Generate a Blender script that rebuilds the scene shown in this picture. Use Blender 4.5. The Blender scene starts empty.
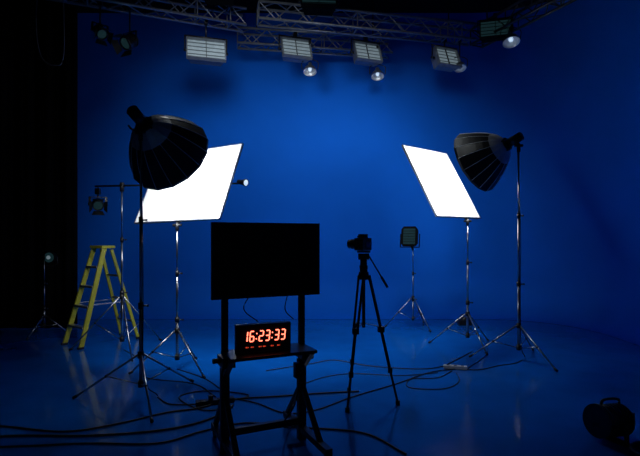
import bpy, math, random
from mathutils import Vector, Matrix, Quaternion
random.seed(7)
S = bpy.context.scene
S.view_settings.view_transform = 'Standard'
S.view_settings.look = 'None'
C = bpy.context.collection

# ------------------------------------------------------------------ materials
def mat(name, col, rough=0.5, metal=0.0, emis=None, es=0.0, nscale=12.0, var=0.15, bump=0.0, spec=0.5):
    m = bpy.data.materials.new(name); m.use_nodes = True
    nt = m.node_tree; b = nt.nodes['Principled BSDF']
    tc = nt.nodes.new('ShaderNodeTexCoord')
    n = nt.nodes.new('ShaderNodeTexNoise'); n.inputs['Scale'].default_value = nscale
    n.inputs['Detail'].default_value = 4
    nt.links.new(tc.outputs['Object'], n.inputs['Vector'])
    r = nt.nodes.new('ShaderNodeValToRGB')
    r.color_ramp.elements[0].position = 0.3; r.color_ramp.elements[1].position = 0.7
    r.color_ramp.elements[0].color = tuple(c*(1-var) for c in col)+(1,)
    r.color_ramp.elements[1].color = tuple(min(1, c*(1+var)) for c in col)+(1,)
    nt.links.new(n.outputs['Fac'], r.inputs['Fac'])
    nt.links.new(r.outputs['Color'], b.inputs['Base Color'])
    b.inputs['Roughness'].default_value = rough
    b.inputs['Metallic'].default_value = metal
    b.inputs['Specular IOR Level'].default_value = spec
    if bump:
        bp = nt.nodes.new('ShaderNodeBump'); bp.inputs['Strength'].default_value = bump
        bp.inputs['Distance'].default_value = 0.02
        nt.links.new(n.outputs['Fac'], bp.inputs['Height'])
        nt.links.new(bp.outputs['Normal'], b.inputs['Normal'])
    if emis:
        b.inputs['Emission Color'].default_value = tuple(emis)+(1,)
        b.inputs['Emission Strength'].default_value = es
    return m
M = {}
M['cyc'] = mat('blue_cyclorama_paint', (0.002, 0.124, 0.66), 0.75, nscale=1.2, var=0.05, spec=0.1)
M['floor'] = mat('blue_studio_floor_paint', (0.002, 0.100, 0.45), 0.13, nscale=2.5, var=0.12, bump=0.02, spec=0.38)
M['blackwall'] = mat('black_wall_paint', (0.006, 0.006, 0.008), 0.9, spec=0.1)
M['drape'] = mat('black_drape_fabric', (0.005, 0.005, 0.006), 0.95, nscale=60, spec=0.05)
M['black'] = mat('black_plastic', (0.008, 0.008, 0.009), 0.45)
M['blackm'] = mat('black_powdercoat', (0.012, 0.012, 0.014), 0.38, spec=0.5)
M['screen'] = mat('tv_screen_glass', (0.003, 0.003, 0.004), 0.25, spec=0.25)
M['chrome'] = mat('brushed_chrome', (0.45, 0.46, 0.48), 0.28, 1.0)
M['alu'] = mat('aluminium_tube', (0.45, 0.47, 0.50), 0.35, 0.9)
M['truss'] = mat('truss_dull_aluminium', (0.30, 0.31, 0.34), 0.4, 0.6)
M['frame'] = mat('softlight_grey_frame', (0.22, 0.24, 0.27), 0.5, 0.2)
M['fabric'] = mat('softbox_black_nylon', (0.007, 0.007, 0.009), 0.36, nscale=40, spec=0.5)
M['seam'] = mat('softbox_rimlit_seam', (0.75, 0.77, 0.8), 0.5)  # silver-grey seam, colour brightened to stand in for a rim light
M['silver'] = mat('softbox_silver_lining', (0.7, 0.7, 0.72), 0.4, 0.6)
M['white'] = mat('white_reflector_board', (0.92, 0.92, 0.92), 0.7, nscale=3, var=0.02)
M['yellow'] = mat('yellow_fibreglass', (0.44, 0.42, 0.03), 0.45)
M['red'] = mat('clock_red_led', (0.9, 0.1, 0.05), 0.5, emis=(1.0, 0.16, 0.09), es=4.0)
M['redd'] = mat('clock_dim_led', (0.5, 0.05, 0.03), 0.5, emis=(1.0, 0.08, 0.03), es=0.6)
M['lamp'] = mat('softlight_lens', (0.36, 0.40, 0.44), 0.6, emis=(0.62, 0.84, 0.95), es=0.15, spec=0.1)
M['bulb'] = mat('lamp_bulb_glow', (0.8, 0.8, 0.8), 0.5, emis=(0.6, 0.8, 1.0), es=0.8)
M['teal'] = mat('faint_glow_lamp_glass', (0.010, 0.024, 0.028), 0.75, emis=(0.1, 0.3, 0.36), es=0.05, spec=0.04)  # dark teal glass with a faint emission added
M['mattblack'] = mat('matt_black_housing', (0.006, 0.007, 0.008), 0.85, spec=0.04)
M['maroon'] = mat('tripod_leg_maroon', (0.05, 0.008, 0.008), 0.35)
M['cable'] = mat('black_rubber_cable', (0.006, 0.007, 0.012), 0.5)
M['lens'] = mat('lens_glass', (0.01, 0.015, 0.03), 0.08)
M['plug'] = mat('white_plug_plastic', (0.5, 0.52, 0.55), 0.5)

# ------------------------------------------------------------------ mesh builder
class B:
    def __init__(s): s.v=[]; s.f=[]; s.m=[]; s.sm=[]; s.mats=[]
    def mi(s, k):
        if k not in s.mats: s.mats.append(k)
        return s.mats.index(k)
    def face(s, idx, k, sm=False):
        s.f.append(idx); s.m.append(s.mi(k)); s.sm.append(sm)
    def box(s, c, d, k, rot=None):
        o=len(s.v); c=Vector(c)
        R = rot if rot else Matrix.Identity(3)
        for z in (-.5,.5):
            for y in (-.5,.5):
                for x in (-.5,.5):
                    s.v.append(c+R@Vector((x*d[0],y*d[1],z*d[2])))
        for q in ((0,2,3,1),(4,5,7,6),(0,1,5,4),(2,6,7,3),(0,4,6,2),(1,3,7,5)):
            s.face([o+i for i in q],k)
    def beam(s, p, q, w, h, k, up=Vector((0,0,1))):
        p=Vector(p);q=Vector(q); d=(q-p).normalized()
        if abs(d.dot(up))>.98: up=Vector((0,1,0))
        x=d.cross(up).normalized(); z=x.cross(d)
        R=Matrix((x,d,z)).transposed()
        s.box((p+q)/2,(w,(q-p).length,h),k,R)
    def ring(s, c, ax, r, n, ph=0):
        ax=ax.normalized(); t=Vector((0,0,1)) if abs(ax.z)<.9 else Vector((1,0,0))
        u=ax.cross(t).normalized(); w=ax.cross(u)
        o=len(s.v)
        for i in range(n):
            a=2*math.pi*i/n+ph
            s.v.append(c+u*(r*math.cos(a))+w*(r*math.sin(a)))
        return o
    def cyl(s, p, q, r, k, r2=None, n=14, cap=True, kcap=None):
        p=Vector(p);q=Vector(q); r2=r if r2 is None else r2
        a=s.ring(p,q-p,r,n); b=s.ring(q,q-p,r2,n)
        for i in range(n):
            j=(i+1)%n; s.face([a+i,b+i,b+j,a+j],k,True)
        if cap:
            s.face([a+i for i in range(n)],k); s.face([b+n-1-i for i in range(n)],kcap or k)
    def lathe(s, o, ax, prof, k, n=24, sm=True, ph=0):
        ax=Vector(ax).normalized(); o=Vector(o); rings=[s.ring(o+ax*h,ax,max(r,1e-4),n,ph) for h,r in prof]
        for a,b in zip(rings,rings[1:]):
            for i in range(n):
                j=(i+1)%n; s.face([a+i,b+i,b+j,a+j],k,sm)
        return rings
    def tube(s, pts, r, k, n=8, smooth=6):
        P=[Vector(p) for p in pts]
        if smooth>1 and len(P)>2:
            Q=[]
            E=[P[0]*2-P[1]]+P+[P[-1]*2-P[-2]]
            for i in range(1,len(E)-2):
                for t in range(smooth):
                    u=t/smooth; a,b,c,d=E[i-1],E[i],E[i+1],E[i+2]
                    Q.append(.5*((2*b)+(c-a)*u+(2*a-5*b+4*c-d)*u*u+(3*b-a-3*c+d)*u**3))
            Q.append(P[-1]); P=Q
        prev=None
        for i,p in enumerate(P):
            d=P[min(i+1,len(P)-1)]-P[max(i-1,0)]
            if d.length<1e-6: continue
            d.normalize(); t=Vector((0,0,1)) if abs(d.z)<.95 else Vector((1,0,0))
            u=d.cross(t).normalized(); w=d.cross(u); o=len(s.v)
            for j in range(n):
                a=2*math.pi*j/n; s.v.append(p+u*r*math.cos(a)+w*r*math.sin(a))
            if prev is not None:
                for j in range(n):
                    jj=(j+1)%n; s.face([prev+j,o+j,o+jj,prev+jj],k,True)
            prev=o
    def done(s, name, loc=(0,0,0), rot=None, parent=None, bevel=0):
        me=bpy.data.meshes.new(name); me.from_pydata([tuple(v) for v in s.v],[],s.f)
        for k in s.mats: me.materials.append(M[k])
        for p,m,sm in zip(me.polygons,s.m,s.sm): p.material_index=m; p.use_smooth=sm
        me.update()
        ob=bpy.data.objects.new(name,me); C.objects.link(ob); ob.location=loc
        if rot is not None:
            ob.rotation_mode='QUATERNION'; ob.rotation_quaternion=rot
        if parent: ob.parent=parent
        if bevel:
            bv=ob.modifiers.new('bevel','BEVEL'); bv.width=bevel; bv.segments=2; bv.limit_method='ANGLE'; bv.angle_limit=math.radians(50)
        return ob
def empty(name, loc=(0,0,0)):
    e=bpy.data.objects.new(name,None); C.objects.link(e); e.location=loc; e.empty_display_size=.1; return e
def yaw(deg): return Quaternion((0,0,1),math.radians(deg))

# ------------------------------------------------------------------ room shell
XL,XR,YB,YF,ZC=-6.5,5.2,9.6,-1.5,6.0
def sweep(name, path, k):
    b=B(); R=.75; prof=[]
    for i in range(11):
        a=math.pi/2*i/10; prof.append((R*(1-math.sin(a)), R*(1-math.cos(a))))
    prof=[(o,z+.003) for o,z in prof]+[(0,2.5),(0,4.5),(0,ZC)]
    for (x,y,nx,ny) in path:
        for o,z in prof: b.v.append(Vector((x+nx*o,y+ny*o,z)))
    n=len(prof)
    for i in range(len(path)-1):
        for j in range(n-1):
            b.face([i*n+j,(i+1)*n+j,(i+1)*n+j+1,i*n+j+1],k,True)
    return b.done(name)
RC=2.2
path=[(XL,YB,0,-1),(-3,YB,0,-1),(0,YB,0,-1)]
for i in range(17):
    a=math.pi/2*(1-i/16); path.append((XR-RC+RC*math.cos(a),YB-RC+RC*math.sin(a),-math.cos(a),-math.sin(a)))
sweep('wall_back',path,'cyc')
sweep('wall_right',[(XR,YB-RC,-1,0),(XR,3,-1,0),(XR,YF,-1,0)],'cyc')
b=B(); b.box(((XL+XR)/2,(YB+YF)/2,-.05),(XR-XL,YB-YF,.1),'floor'); b.done('floor')
b=B(); b.box(((XL+XR)/2,(YB+YF)/2,ZC+.05),(XR-XL,YB-YF,.1),'blackwall'); b.done('ceiling')
b=B(); b.box((XL-.05,(YB+YF)/2,ZC/2),(.1,YB-YF,ZC),'blackwall'); b.done('wall_left')

# black drape in front of the left part of the cyclorama
b=B(); n=220; x0,x1=-6.4,-4.02
for i in range(n+1):
    x=x0+(x1-x0)*i/n; y=7.95+.02*math.sin(x*17)+.01*math.sin(x*41+1)
    for z in (0.01,1.5,3,4.5,5.95): b.v.append(Vector((x,y+.005*math.sin(z*2+x*5),z)))
for i in range(n):
    for j in range(4): b.face([i*5+j,(i+1)*5+j,(i+1)*5+j+1,i*5+j+1],'drape',True)
b.box(((x0+x1)/2,7.95,5.96),(x1-x0,.05,.06),'blackm')
ob=b.done('black_stage_curtain'); ob.modifiers.new('thick','SOLIDIFY').thickness=.006
b=B(); b.tube([(-4.55,7.8,5.9),(-4.6,7.78,5.0),(-4.52,7.78,4.45),(-4.3,7.78,4.3),(-4.15,7.78,4.5),(-4.18,7.78,5.9)],.008,'truss')
b.done('hanging_cable')

# ------------------------------------------------------------------ trusses
def truss(name, p, q, z=5.0, w=.27, k='truss'):
    p=Vector((p[0],p[1],z+w/2)); q=Vector((q[0],q[1],z+w/2)); b=B()
    d=(q-p).normalized(); s=Vector((0,0,1)).cross(d)*(w/2); u=Vector((0,0,w/2))
    cs=[s+u,-s+u,-s-u,s-u]
    for c in cs: b.cyl(p+c,q+c,.022,k,n=10)
    L=(q-p).length; n=max(2,round(L/.27))
    for i in range(n):
        a=p+d*(L*i/n); e=p+d*(L*(i+1)/n)
        for j in range(4):
            c1,c2=cs[j],cs[(j+1)%4]
            if i%2: c1,c2=c2,c1
            b.cyl(a+c1,e+c2,.010,k,n=6,cap=False)
        if i%6==0 or i==n-1:
            for j in range(4): b.cyl(a+cs[j],a+cs[(j+1)%4],.012,k,n=6,cap=False)
    for t in (.12,.88):
        a=p+(q-p)*t
        b.cyl(a+u,(a.x,a.y,ZC),.012,'blackm',n=8)
    return b.done(name)
truss('lighting_truss',(-4.9,6.49),(-1.26,8.01))
truss('lighting_truss',(-1.0,7.76),(2.72,8.58))
truss('lighting_truss',(-1.5,8.72),(1.35,9.2))
truss('lighting_truss',(2.85,8.75),(3.75,6.7),k='blackm')

# hanging fixtures
def softlight(x,y,z,w,h,yw,pitch,lit,top=5.02,name='studio_softlight'):
    b=B(); k='lamp' if lit else 'teal'; fk='frame' if lit else 'mattblack'
    f=[(-w/2,-.0,-h/2),(w/2,0,-h/2),(w/2,0,h/2),(-w/2,0,h/2)]
    g=[(-w*.40,.2,-h*.32),(w*.40,.2,-h*.32),(w*.40,.2,h*.32),(-w*.40,.2,h*.32)]
    o=len(b.v); R=Matrix.Rotation(math.radians(pitch),3,'X')
    T=lambda v: R@Vector(v)
    b.v+= [T(v) for v in f+g]
    for i in range(4):
        j=(i+1)%4; b.face([o+i,o+4+i,o+4+j,o+j],fk)
    b.face([o+4,o+5,o+6,o+7],'blackm'); b.face([o+3,o+2,o+1,o],k)
    for sx in (-1,1): b.box(T((sx*w/2,-.015,0)),(.018,.07,h+.02),fk,R)
    for sz in (-1,1): b.box(T((0,-.015,sz*h/2)),(w+.018,.07,.016),fk,R)
    n=5
    for i in range(1,n): b.box(T((0,-.02,-h/2+h*i/n)),(w,.012,.005),fk,R)
    b.box(T((0,-.01,0)),(.008,.03,h),'blackm',R)
    for s_ in (-1,1): b.tube([(s_*(w/2+.03),.08,0),(s_*(w/2+.03),.08,h*.62)],.012,'blackm',smooth=1)
    b.cyl((-w/2-.04,.08,h*.62),(w/2+.04,.08,h*.62),.012,'blackm')
    for sx in (-1,1): b.cyl((sx*(w/2-.02),.08,0),(sx*(w/2+.05),.08,0),.022,'blackm')
    b.cyl((0,.08,h*.62),(0,.08,max(top-z,h*.62+.04)),.014,'blackm'); b.box((0,.08,max(top-z,h*.62+.04)),(.06,.06,.09),'blackm')
    return b.done(name,(x,y,z),yaw(yw))
def fresnel(x,y,z,r,L,ax,top,kl='teal',name='fresnel_spotlight',barn=True):
    b=B(); ax=Vector(ax).normalized(); R=ax.to_track_quat('Y','Z').to_matrix()
    T=lambda v: R@Vector(v)
    b.lathe(T((0,-L/2,0)),ax,[(0,0),(0,r*.6),(.02,r*.82),(L*.35,r*.88),(L*.36,r),(L*.9,r),(L,r*.98),(L,r*.82),(L-.02,r*.8)],'blackm',n=20)
    b.lathe(T((0,-L/2,0)),ax,[(L-.02,r*.8),(L-.005,r*.4),(L,0)],kl,n=20)
    for i in range(3): b.cyl(T((0,-L*.3+i*.04,0)),T((0,-L*.3+i*.04+.01,0)),r*1.04,'blackm',n=20)
    if barn:
        for a in range(4):
            q=Matrix.Rotation(a*math.pi/2,3,'Y')
            pts=[(-r*.75,L/2,r),(r*.75,L/2,r),(r*1.15,L/2+r*.9,r*1.55),(-r*1.15,L/2+r*.9,r*1.55)]
            o=len(b.v); b.v+=[R@(q@Vector(p)) for p in pts]; b.face([o,o+1,o+2,o+3],'blackm')
    sx=R@Vector((1,0,0))
    up=Vector((0,0,1))
    for s_ in (-1,1):
        b.beam(sx*s_*(r+.03),sx*s_*(r+.03)+up*(r*1.35),.03,.008,'blackm',up=ax)
        b.cyl(sx*s_*(r*.8),sx*s_*(r+.05),.02,'blackm')
    b.beam(-sx*(r+.04)+up*r*1.35,sx*(r+.04)+up*r*1.35,.03,.01,'blackm')
    if top is not None:
        b.cyl(up*r*1.35,up*(top-z),.012,'blackm'); b.box(up*(top-z),(.06,.06,.08),'blackm')
    return b.done(name,(x,y,z))
def scoop(x,y,z,r,top,ax=(0,-.35,-1)):
    b=B(); ax=Vector(ax).normalized()
    o=-ax*r*.6
    b.lathe(o,ax,[(-r*.5,0),(-r*.5,r*.28),(-.02,r*.34),(0,r*.4),(r*.35,r*.75),(r*.8,r*.97),(r*1.05,r)],'alu',n=24)
    b.lathe(o,ax,[(r*1.05,r),(r*1.05,r*.96),(r*.75,r*.9),(r*.35,r*.68),(r*.15,0)],'silver',n=24)
    b.lathe(o,ax,[(r*.3,0),(r*.35,r*.2),(r*.6,r*.28),(r*.85,r*.18),(r*.9,0)],'bulb',n=12)
    b.tube([(-r-.02,0,0),(-r-.02,0,r*1.1),(0,0,r*1.5),(r+.02,0,r*1.1),(r+.02,0,0)],.008,'blackm')
    b.cyl((0,0,r*1.45),(0,0,top-z),.011,'blackm'); b.box((0,0,top-z),(.05,.05,.07),'blackm')
    return b.done('scoop_light',(x,y,z))
fresnel(-3.28,7.16,4.58,.08,.22,(.5,-.5,-.6),5.0)
fresnel(-2.90,7.32,4.50,.10,.24,(-.3,-.6,-.5),5.0)
softlight(-1.83,7.72,4.52,.60,.38,16,-22,True)
softlight(-.42,8.5,4.85,.52,.38,18,-22,True,top=5.1)
softlight(.86,8.7,4.86,.50,.38,20,-22,True,top=5.1)
softlight(2.24,8.45,4.67,.46,.36,22,-22,True)
softlight(2.98,8.15,5.05,.50,.32,-15,-12,False,top=5.3)
softlight(-.02,7.55,5.25,.55,.35,4,-30,False,top=5.6)
softlight(-1.55,7.35,5.3,.5,.3,4,-30,False,top=5.6)
scoop(-.18,8.6,4.52,.12,5.0)
scoop(1.06,8.85,4.52,.12,5.0)
scoop(2.48,8.52,4.55,.11,5.0)
scoop(3.2,8.05,4.83,.14,5.0)

# ------------------------------------------------------------------ stands
def stand(b, h, R=.6, ang=0, collar=.45, k='chrome', base_r=.017):
    zs=[.12,h*.36,h*.68,h]; rs=[base_r,base_r*.8,base_r*.6]
    for i in range(3):
        b.cyl((0,0,zs[i]),(0,0,zs[i+1]),rs[i],k,n=12)
        if i<2:
            b.cyl((0,0,zs[i+1]-.05),(0,0,zs[i+1]+.01),rs[i]*1.5,'blackm',n=12)
            b.cyl((0,0,zs[i+1]-.02),(rs[i]*3.6,0,zs[i+1]-.02),.007,'blackm'); b.box((rs[i]*3.8,0,zs[i+1]-.02),(.012,.03,.02),'blackm')
    b.cyl((0,0,collar-.03),(0,0,collar+.03),base_r*1.7,'blackm'); b.cyl((0,0,.12),(0,0,.18),base_r*1.6,'blackm')
    for i in range(3):
        a=math.radians(ang+120*i); d=Vector((math.cos(a),math.sin(a),0))
        top=d*.025+Vector((0,0,collar)); foot=d*R+Vector((0,0,.012))
        b.cyl(top,foot,.010,k,n=8)
        mid=top.lerp(foot,.5); b.cyl(d*.025+Vector((0,0,.15)),mid,.006,k,n=6)
        b.cyl(foot-d*.03+Vector((0,0,.02)),foot+d*.012,.014,'black',n=8)
        b.cyl(mid-Vector((0,0,.012)),mid+Vector((0,0,.012)),.014,'blackm',n=8)

def softbox(parent_loc, tip, target, h, R, depth, ang, power, footR):
    e=empty('softbox_studio_light',parent_loc)
    b=B(); stand(b,h,footR,ang,.42); b.done('light_stand',parent=e)
    L=Vector(parent_loc); tip=Vector(tip); ax=(Vector(target)-tip).normalized()
    b=B(); n=16; o=Vector((0,0,0)); Z=Vector((0,0,1))
    prof=[(depth*t, R*(t**.5)) for t in (.02,.05,.1,.17,.27,.4,.55,.7,.85,1.0)]
    b.lathe(o,Z,prof,'fabric',n=n,sm=False)
    b.lathe(o,Z,[(h_-.004 if h_<depth else h_,r_*.985) for h_,r_ in prof][::-1],'silver',n=n,sm=False)
    b.lathe(o,Z,[(depth,R*.985),(depth,R*1.0),(depth+.03,R*1.0),(depth+.03,R*.98)],'fabric',n=n,sm=False)
    rr=[b.ring(o+Z*(h_),Z,r_*1.004,n) for h_,r_ in prof]
    pts=b.v[:]
    for i in range(n): b.tube([pts[q+i] for q in rr],.0035,'seam',n=5,smooth=1)
    b.cyl((0,0,-.01),(0,0,.05),.085,'blackm',n=20); b.cyl((0,0,-.19),(0,0,-.01),.055,'blackm',n=20)
    b.cyl((0,0,-.20),(0,0,-.19),.045,'black',n=20)
    for i in range(4):
        a=i*math.pi/2+.4; b.cyl((.09*math.cos(a),.09*math.sin(a),.0),(.09*math.cos(a),.09*math.sin(a),.05),.012,'blackm',n=8)
    q=ax.to_track_quat('Z','Y')
    b.done('softbox_shell',tip-L,q,parent=e)
    b=B()
    top=Vector((0,0,h)); back=tip-L-ax*.1
    b.cyl(top-Vector((0,0,.08)),top+Vector((0,0,.02)),.022,'blackm'); b.beam(top,back,.04,.03,'blackm')
    b.cyl(top+Vector((-.05,0,0)),top+Vector((.05,0,0)),.018,'blackm'); b.tube([top,top+Vector((-.07,-.02,.02)),top+Vector((-.11,-.02,.06))],.009,'blackm')
    b.tube([back-ax*.06,back+Vector((.03,-.02,-.25)),Vector((.02,-.01,h*.6)),Vector((.02,.0,h*.35)),Vector((.03,0,.2)),Vector((.12,.1,.01))],.005,'cable')
    b.done('tilt_bracket',parent=e)
    ld=bpy.data.lights.new('softbox_lamp','AREA'); ld.shape='DISK'; ld.size=R*1.6; ld.energy=power; ld.color=(.90,.96,1.0); ld.spread=math.radians(120)
    lo=bpy.data.objects.new('softbox_lamp',ld); C.objects.link(lo); lo.parent=e
    lo.location=tip-L+ax*(depth*.8); lo.rotation_mode='QUATERNION'; lo.rotation_quaternion=ax.to_track_quat('-Z','Y')
    return e
softbox((-1.66,4.45,0),(-1.64,4.47,2.56),(-1.47,5.02,2.25),2.48,.425,.44,58,34,.63)
softbox((2.45,5.92,0),(2.33,5.97,2.67),(1.66,6.7,2.27),2.64,.42,.46,-70,34,.58)

def reflector(Cn, a, bb, ang, footR, off=0.0, name='white_reflector_panel'):
    Cn=Vector(Cn); a=Vector(a); bb=Vector(bb)
    bb=bb-a*(a.dot(bb)/a.dot(a))
    an=a.normalized(); bn=bb.normalized(); nn=an.cross(bn).normalized()
    bot=Cn+bb/2+an*off; e=empty(name,(bot.x,bot.y,0)); L=Vector((bot.x,bot.y,0))
    if nn.y>0: nn=-nn
    R=Matrix((an,nn,-bn)).transposed()
    if R.determinant()<0: R=Matrix((-an,nn,-bn)).transposed()
    w=a.length; h=bb.length; b=B()
    b.box(Cn-L,(w,.012,h),'white',R)
    for s_ in (-1,1):
        b.box(Cn-L+an*(s_*w/2)+nn*(-.004),(.014,.026,h+.014),'alu',R)
        b.box(Cn-L+bn*(s_*h/2)+nn*(-.004),(w+.014,.026,.014),'alu',R)
    b.box(Cn-L+an*off-nn*.022,(.03,.02,h),'blackm',R)
    b.done('reflector_board',parent=e)
    b=B(); stand(b,bot.z-.05,footR,ang,.45); 
    t=Vector((0,0,bot.z-.05)); b.cyl(t-Vector((0,0,.06)),t+Vector((0,0,.03)),.02,'blackm')
    b.beam(t,bot-L-bn*.08-nn*.02,.035,.03,'blackm'); b.cyl(t+Vector((-.05,0,0)),t+Vector((.05,0,0)),.016,'blackm')
    b.done('light_stand',parent=e)
reflector((-1.56,5.65,2.13),(1.15,-.64,.03),(-.20,-.37,-.87),200,.50,off=.04)
reflector((1.71,6.73,2.28),(.78,.68,-.0),(.37,-.42,-.99),160,.52,off=.20)

# boom stand with hanging lamp and small lit lamp
e=empty('boom_stand_with_lamps',(-2.64,6.4,0))
b=B(); stand(b,2.2,.68,182,.72,base_r=.018)
b.cyl((0,0,2.12),(0,0,2.24),.028,'blackm')
b.cyl((-.36,0,2.19),(1.62,0,2.23),.012,'blackm')
b.cyl((-.02,0,2.2),(.03,0,2.2),.03,'blackm')
b.cyl((-.32,0,2.19),(-.32,0,2.09),.008,'blackm')
b.done('boom_stand',parent=e)
o=fresnel(-.32,0,1.95,.07,.17,(.35,-.7,-.25),2.12,name='hanging_lamp'); o.parent=e
b=B(); ax=Vector((.75,-.6,-.15)).normalized()
b.lathe((1.64,-.04,2.235),ax,[(-.12,0),(-.12,.03),(-.02,.036),(0,.046),(.03,.048),(.03,.04)],'blackm',n=16)
b.lathe((1.64,-.04,2.235),ax,[(.02,.044),(.035,.025),(.04,0)],'bulb',n=16)
b.done('small_lamp',parent=e)

# small stand with single lamp by the curtain
e=empty('small_light_stand',(-4.25,7.4,0)); b=B(); stand(b,1.2,.34,20,.3,k='chrome',base_r=.013); b.done('stand',parent=e)
b=B(); b.cyl((0,0,1.17),(0,0,1.24),.018,'blackm')
b.cyl((.07,.12,1.20),(.07,0,1.20),.075,'mattblack',n=18,r2=.085); b.lathe((.07,0,1.20),(0,-1,0),[(0,.076),(.012,.03),(.014,0)],'teal',n=18)
b.cyl((.07,-.012,1.20),(.07,-.018,1.20),.03,'lamp',n=12)
b.tube([(-.03,.05,1.2),(-.03,.05,1.1),(.07,.05,1.07),(.17,.05,1.1),(.17,.05,1.2)],.007,'blackm')
b.done('lamp_head',parent=e)

# back lamp on stand
e=empty('led_flood_light',(1.56,8.05,0)); b=B(); stand(b,1.36,.46,-90+25,.5,base_r=.014); b.done('light_stand',parent=e)
b=B()
R=Matrix.Rotation(math.radians(-25),3,'Z')@Matrix.Rotation(math.radians(-8),3,'X')
T=lambda v: Vector((-.05,0,1.52))+R@Vector(v)
o=len(b.v)
oc=[(-.10,.17),(.10,.17),(.14,.12),(.14,-.12),(.10,-.17),(-.10,-.17),(-.14,-.12),(-.14,.12)]
b.v+=[T((x,-.05,z)) for x,z in oc]+[T((x*.85,.08,z*.85)) for x,z in oc]
for i in range(8):
    j=(i+1)%8; b.face([o+i,o+j,o+8+j,o+8+i],'mattblack')
b.face([o+i for i in range(8)],'mattblack'); b.face([o+15-i for i in range(8)],'mattblack')
b.box(T((0,-.055,0)),(.20,.012,.26),'teal',R)
for i in range(-2,3): b.box(T((0,-.063,i*.045)),(.2,.006,.006),'mattblack',R)
for s_ in (-1,1): b.box(T((s_*.16,0,-.06)),(.012,.03,.22),'mattblack',R)
b.box(T((0,0,-.175)),(.33,.03,.012),'mattblack',R)
b.cyl((0,0,1.3),(-.03,0,1.36),.018,'blackm')
b.done('lamp_head',parent=e)

# ------------------------------------------------------------------ step ladder
b=B(); H=1.36
def lp(side,front,t):
    w=(.23-.09*t); y=(-.43 if front else .43)*(1-t)+(-.05 if front else .05)*t
    return Vector((side*w,y,t*H))
for s_ in (-1,1):
    b.beam(lp(s_,True,0.01),lp(s_,True,1),.03,.065,'yellow',up=Vector((0,1,0)))
    b.beam(lp(s_,False,0.01),lp(s_,False,.98),.025,.045,'yellow',up=Vector((0,1,0)))
    b.box(lp(s_,True,0)+Vector((0,0,.015)),(.045,.08,.03),'black'); b.box(lp(s_,False,0)+Vector((0,0,.015)),(.04,.06,.03),'black')
    b.beam((lp(s_,True,.42)),(lp(s_,False,.42)),.008,.018,'alu')
for i in range(1,5):
    t=i*.2; a=lp(-1,True,t); c=lp(1,True,t)
    b.box((a+c)/2,((c-a).length,.09,.028),'alu')
for t in (.2,.45,.7):
    b.beam(lp(-1,False,t),lp(1,False,t),.02,.03,'alu')
b.beam(lp(-1,False,.2),lp(1,False,.45),.012,.02,'alu')
b.box((0,0,H+.012),(.34,.2,.04),'yellow')
b.done('yellow_step_ladder',(-3.15,6.95,0),yaw(-37),bevel=.004)

# ------------------------------------------------------------------ TV cart, TV, clock
TC=(-.37,3.4,0); TY=yaw(25)
b=B()
for s_ in (-1,1):
    x=s_*.29
    b.box((x,.075,.90),(.045,.035,.86),'blackm')
    b.box((x,.075,.30),(.06,.05,.60),'blackm')
    b.beam((x,-.40,.085),(x,.40,.085),.05,.045,'blackm')
    b.beam((x,.07,.42),(x,.36,.10),.035,.03,'blackm'); b.beam((x,.07,.42),(x,-.26,.10),.035,.03,'blackm')
    for yy in (-.38,.38):
        b.cyl((x-.012,yy,.032),(x+.012,yy,.032),.032,'black',n=16); b.box((x,yy,.06),(.04,.05,.03),'blackm')
    b.box((x,.03,.655),(.09,.16,.07),'blackm'); b.beam((x,-.12,.69),(x,.06,.54),.04,.03,'blackm')
    b.cyl((x+s_*.03,.05,.655),(x+s_*.09,.05,.655),.018,'black')
    b.box((x,.085,1.33),(.04,.02,.42),'blackm')
b.beam((-.29,.075,.14),(.29,.075,.14),.04,.05,'blackm')
b.beam((-.29,.075,.66),(.29,.075,.66),.03,.05,'blackm')
b.beam((-.33,.10,1.25),(.33,.10,1.25),.02,.06,'blackm')
b.box((0,-.03,.70),(.62,.28,.022),'blackm')
b.box((.25,.03,.53),(.07,.05,.11),'black')
b.tube([(.25,.0,.5),(.2,-.02,.3),(.15,.1,.12),(.3,.3,.012),(.5,.5,.012)],.006,'cable')
b.done('rolling_tv_cart',TC,TY,bevel=.003)
b=B(); w,h,zc=.80,.525,1.345
b.box((0,0,zc),(w,.03,h),'black'); b.box((0,.035,zc-.02),(w*.6,.04,h*.7),'black')
b.box((0,-.0155,zc+.004),(w-.03,.004,h-.04),'screen')
b.box((0,-.017,zc-h/2+.008),(.05,.004,.006),'alu')
b.tube([(-.1,.05,1.12),(-.16,.05,1.0),(-.05,.06,.90)],.004,'cable')
b.tube([(.18,.05,1.12),(.15,.05,.98),(.22,.06,.9)],.004,'cable')
b.done('flat_screen_television',TC,TY,bevel=.003)
b=B(); cw,ch=.385,.20
b.box((0,0,ch/2),(cw,.045,ch),'black')
for s_ in (-1,1):
    b.box((0,-.025,ch/2+s_*(ch/2-.006)),(cw,.012,.012),'blackm'); b.box((s_*(cw/2-.006),-.025,ch/2),(.012,.012,ch),'blackm')
SEG={'0':'abcdef','1':'bc','2':'abged','3':'abgcd','4':'fgbc','5':'afgcd','6':'afgedc','7':'abc','8':'abcdefg','9':'abcdfg'}
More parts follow.
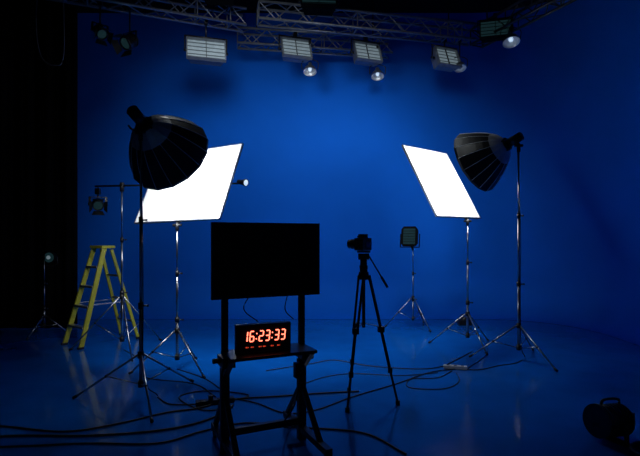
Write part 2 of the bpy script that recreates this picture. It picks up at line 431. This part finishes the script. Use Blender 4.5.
def digit(x,z,W,Hh,chv,k,t):
    sl=.10
    def seg(x0,z0,x1,z1):
        b.beam((x+x0+sl*z0,-.0265,z+z0),(x+x1+sl*z1,-.0265,z+z1),t,.003,k,up=Vector((0,1,0)))
    g=t*.25; hw,hh=W/2,Hh/2
    D={'a':(-hw+g,hh,hw-g,hh),'b':(hw,g,hw,hh-g),'c':(hw,-hh+g,hw,-g),'d':(-hw+g,-hh,hw-g,-hh),'e':(-hw,-hh+g,-hw,-g),'f':(-hw,g,-hw,hh-g),'g':(-hw+g,0,hw-g,0)}
    for c in SEG[chv]: seg(*D[c])
xs=[-.128,-.083,-.018,.027,.092,.137]
for x,c in zip(xs,'162333'): digit(x,.118,.027,.068,c,'red',.0075)
for x in (-.051,.059):
    for dz in (-.018,.018): b.box((x+dz*.1,-.0265,.118+dz),(.008,.003,.008),'red')
for i,x in enumerate((-.12,-.085,-.03,.0,.055,.1)):
    b.box((x,-.0265,.045),(.012,.003,.008),'redd')
    b.box((x+.012,-.0265,.045),(.004,.003,.008),'redd')
b.done('digital_led_clock',(-.395,3.322,.7115),yaw(21),bevel=.002)

# ------------------------------------------------------------------ camera on tripod
b=B(); ap=Vector((0,0,1.16))
for a in (238,345,112):
    a=math.radians(a); d=Vector((math.cos(a),math.sin(a),0)); s_=Vector((-d.y,d.x,0)); RR=.31
    t=ap+d*.05; m=t.lerp(d*RR,.42); m2=t.lerp(d*RR,.74); f=d*RR+Vector((0,0,.02))
    for q in (-1,1): b.cyl(t+s_*.024*q,m+s_*.020*q,.011,'blackm',n=8)
    b.box(m,(.06,.06,.05),'blackm'); b.cyl(m,m2,.015,'maroon',n=10); b.cyl(m2-Vector((0,0,.02)),m2+Vector((0,0,.03)),.022,'blackm')
    b.cyl(m2,f,.011,'blackm',n=10); b.cyl(f+Vector((0,0,.02)),f-Vector((0,0,.02)),.02,'black')
    b.beam((0,0,.72),t.lerp(d*RR,.40),.012,.006,'blackm')
b.cyl((0,0,.68),(0,0,1.24),.016,'blackm'); b.cyl((0,0,1.12),(0,0,1.19),.055,'blackm',r2=.045,n=20)
b.cyl((0,0,1.19),(0,0,1.25),.035,'blackm',r2=.04,n=20); b.cyl((0,0,1.25),(0,0,1.33),.032,'blackm',n=16)
b.cyl((-.05,0,1.33),(.05,0,1.33),.03,'blackm'); b.box((0,0,1.375),(.12,.06,.02),'blackm')
b.cyl((.04,0,1.35),(.21,-.03,1.06),.007,'blackm'); b.cyl((.16,-.02,1.145),(.215,-.03,1.05),.012,'black')
b.done('camera_tripod',(.40,4.4,0),bevel=.002)
b=B()
b.box((0,0,.058),(.165,.09,.112),'black'); b.box((.0,0,.13),(.07,.065,.04),'black'); b.box((.055,-.01,.125),(.025,.03,.018),'blackm')
b.box((-.06,-.045,.055),(.04,.035,.1),'black')
b.cyl((0,-.04,.058),(0,-.15,.058),.036,'blackm',r2=.042,n=20); b.cyl((0,-.10,.058),(0,-.12,.058),.046,'black',n=20)
b.lathe((0,-.15,.058),(0,-1,0),[(0,.036),(.004,.018),(.006,0)],'lens',n=20)
b.box((0,.048,.05),(.08,.006,.055),'lens'); b.cyl((0,.03,.135),(0,.045,.135),.013,'black')
b.done('dslr_camera',(.395,4.4,1.386),yaw(-125),bevel=.004)

# ------------------------------------------------------------------ floor clutter
b=B()
b.cyl((-.13,0,.13),(.10,0,.15),.105,'blackm',r2=.115,n=24); b.cyl((.10,0,.15),(.13,0,.152),.122,'black',n=24,kcap='lens')
for i in range(5): b.cyl((-.11+i*.035,0,.132+i*.003),(-.10+i*.035,0,.133+i*.003),.118,'black',n=24)
for s_ in (-1,1):
    b.beam((0,s_*.135,.02),(0,s_*.135,.16),.012,.03,'blackm'); b.cyl((0,s_*.10,.14),(0,s_*.155,.14),.02,'blackm')
b.box((0,0,.012),(.05,.29,.02),'blackm'); b.box((-.16,0,.13),(.05,.12,.12),'black')
b.tube([(-.1,0,.24),(-.08,0,.29),(.06,0,.30),(.09,0,.26)],.01,'blackm')
b.done('floor_spotlight',(2.16,3.58,0),yaw(-160))
bb_=B()
for i in range(4):
    r=.13+.012*i; bb_.tube([(2.3+r*math.cos(t*math.pi/8),3.25+r*math.sin(t*math.pi/8),.012+.012*i) for t in range(17)],.009,'cable',smooth=3)
bb_.done('coiled_cable')
b=B(); b.box((0,0,.05),(.22,.16,.09),'black'); b.cyl((0,0,.09),(0,0,.14),.07,'blackm',r2=.05,n=18); b.tube([(-.08,0,.1),(-.06,0,.17),(.06,0,.17),(.08,0,.1)],.008,'black')
b.done('floor_ballast_box',(2.5,8.3,0),bevel=.006)
b=B(); b.box((0,0,.022),(.34,.07,.04),'black')
for i in range(4): b.cyl((-.12+.08*i,0,.042),(-.12+.08*i,0,.047),.022,'blackm')
b.box((-.04,0,.06),(.04,.04,.04),'black'); b.done('power_strip',(-.95,4.35,0),yaw(20),bevel=.004)
b=B(); b.box((0,0,.022),(.26,.06,.035),'plug')
for i in range(3): b.cyl((-.08+.08*i,0,.038),(-.08+.08*i,0,.042),.02,'black')
b.done('power_strip',(1.55,5.5,0),yaw(-15),bevel=.004)

def cable(pts,r=.008,jit=.03):
    r*=.72
    P=[(x+random.uniform(-jit,jit),y+random.uniform(-jit,jit),r+.001) for x,y in pts]
    cb.tube(P,r,'cable',n=6,smooth=7)
cb=B()
cable([(-4.2,3.9),(-3.2,3.86),(-2.57,3.82),(-1.95,3.70),(-1.6,3.86),(-1.3,4.12),(-1.05,4.2),(-.8,4.45),(-.4,4.5),(0,4.62),(.35,4.7)],.011)
cable([(-4.2,3.6),(-3,3.55),(-2.3,3.6),(-1.7,3.62),(-1.2,3.75),(-.9,4.0),(-.75,4.3)],.012)
cable([(-3.6,3.45),(-2.4,3.42),(-1.7,3.5),(-1.2,3.48),(-.9,3.7),(-.6,3.85),(-.2,3.8),(.3,3.7),(.6,3.3)],.01)
cable([(-1.5,4.5),(-1.3,4.3),(-1.0,4.35),(-.9,4.5),(-.6,4.35),(-.3,4.1),(-.05,4.15),(.3,4.5),(.8,4.9),(1.2,5.3),(1.55,5.5)],.008)
cable([(-.6,5.4),(-.1,5.7),(.2,5.9),(.6,5.6),(1.1,5.5),(1.4,5.55),(1.7,5.9),(2.0,6.3)],.007)
cable([(1.55,5.5),(1.8,5.45),(2.1,5.6),(2.3,5.75),(2.5,5.9)],.007)
cable([(1.5,5.4),(1.25,5.15),(1.0,5.1),(.9,4.8),(1.2,4.75),(1.45,5.0),(1.5,5.35)],.007)
cable([(-.9,4.35),(-.7,4.55),(-1.1,4.7),(-1.3,4.5),(-1.0,4.2),(-.75,4.25)],.008)
cable([(-.2,4.9),(.1,5.2),(.4,5.3),(.9,5.2),(1.3,5.35)],.006)
cable([(1.7,5.5),(2.2,6.3),(2.4,7.2),(2.5,8.2)],.006)
cable([(-1.6,5.5),(-1.2,5.1),(-.9,4.6)],.007)
cable([(-2.6,6.4),(-2.2,5.9),(-1.9,5.2),(-1.3,4.9),(-1,4.5)],.007)
cb.done('floor_cables')

# ------------------------------------------------------------------ lights
def spot(name,loc,tgt,p,col,size,blend=1.0,rad=.3):
    l=bpy.data.lights.new(name,'SPOT'); l.energy=p; l.color=col; l.spot_size=math.radians(size); l.spot_blend=blend; l.shadow_soft_size=rad
    o=bpy.data.objects.new(name,l); C.objects.link(o); o.location=loc
    o.rotation_mode='QUATERNION'; o.rotation_quaternion=(Vector(tgt)-Vector(loc)).to_track_quat('-Z','Y')
spot('unseen_fill_spot',(-1.2,5.0,4.5),(-1.0,9.6,2.3),255,(.85,.95,1),94,rad=.5)  # this and the next: unseen spots added to brighten the back wall
spot('unseen_fill_spot',(.9,5.2,4.6),(1.2,9.6,2.0),240,(.85,.95,1),84,rad=.5)
spot('unseen_fill_spot',(1.0,7.4,4.9),(1.0,6.4,0),250,(.85,.95,1),68)  # this and the next: unseen spots added for light pools on the floor
spot('unseen_fill_spot',(-1.5,6.5,4.9),(-1.2,5.6,0),105,(.85,.95,1),66)

w=bpy.data.worlds.new('studio_dark'); S.world=w; w.use_nodes=True
w.node_tree.nodes['Background'].inputs[0].default_value=(.1,.25,.6,1); w.node_tree.nodes['Background'].inputs[1].default_value=.03

# ------------------------------------------------------------------ camera
cd=bpy.data.cameras.new('camera'); cd.lens=27; cd.sensor_width=36; cd.shift_y=10/640
co=bpy.data.objects.new('camera',cd); C.objects.link(co); co.location=(0,0,1.5); co.rotation_euler=(math.pi/2,0,0)
S.camera=co
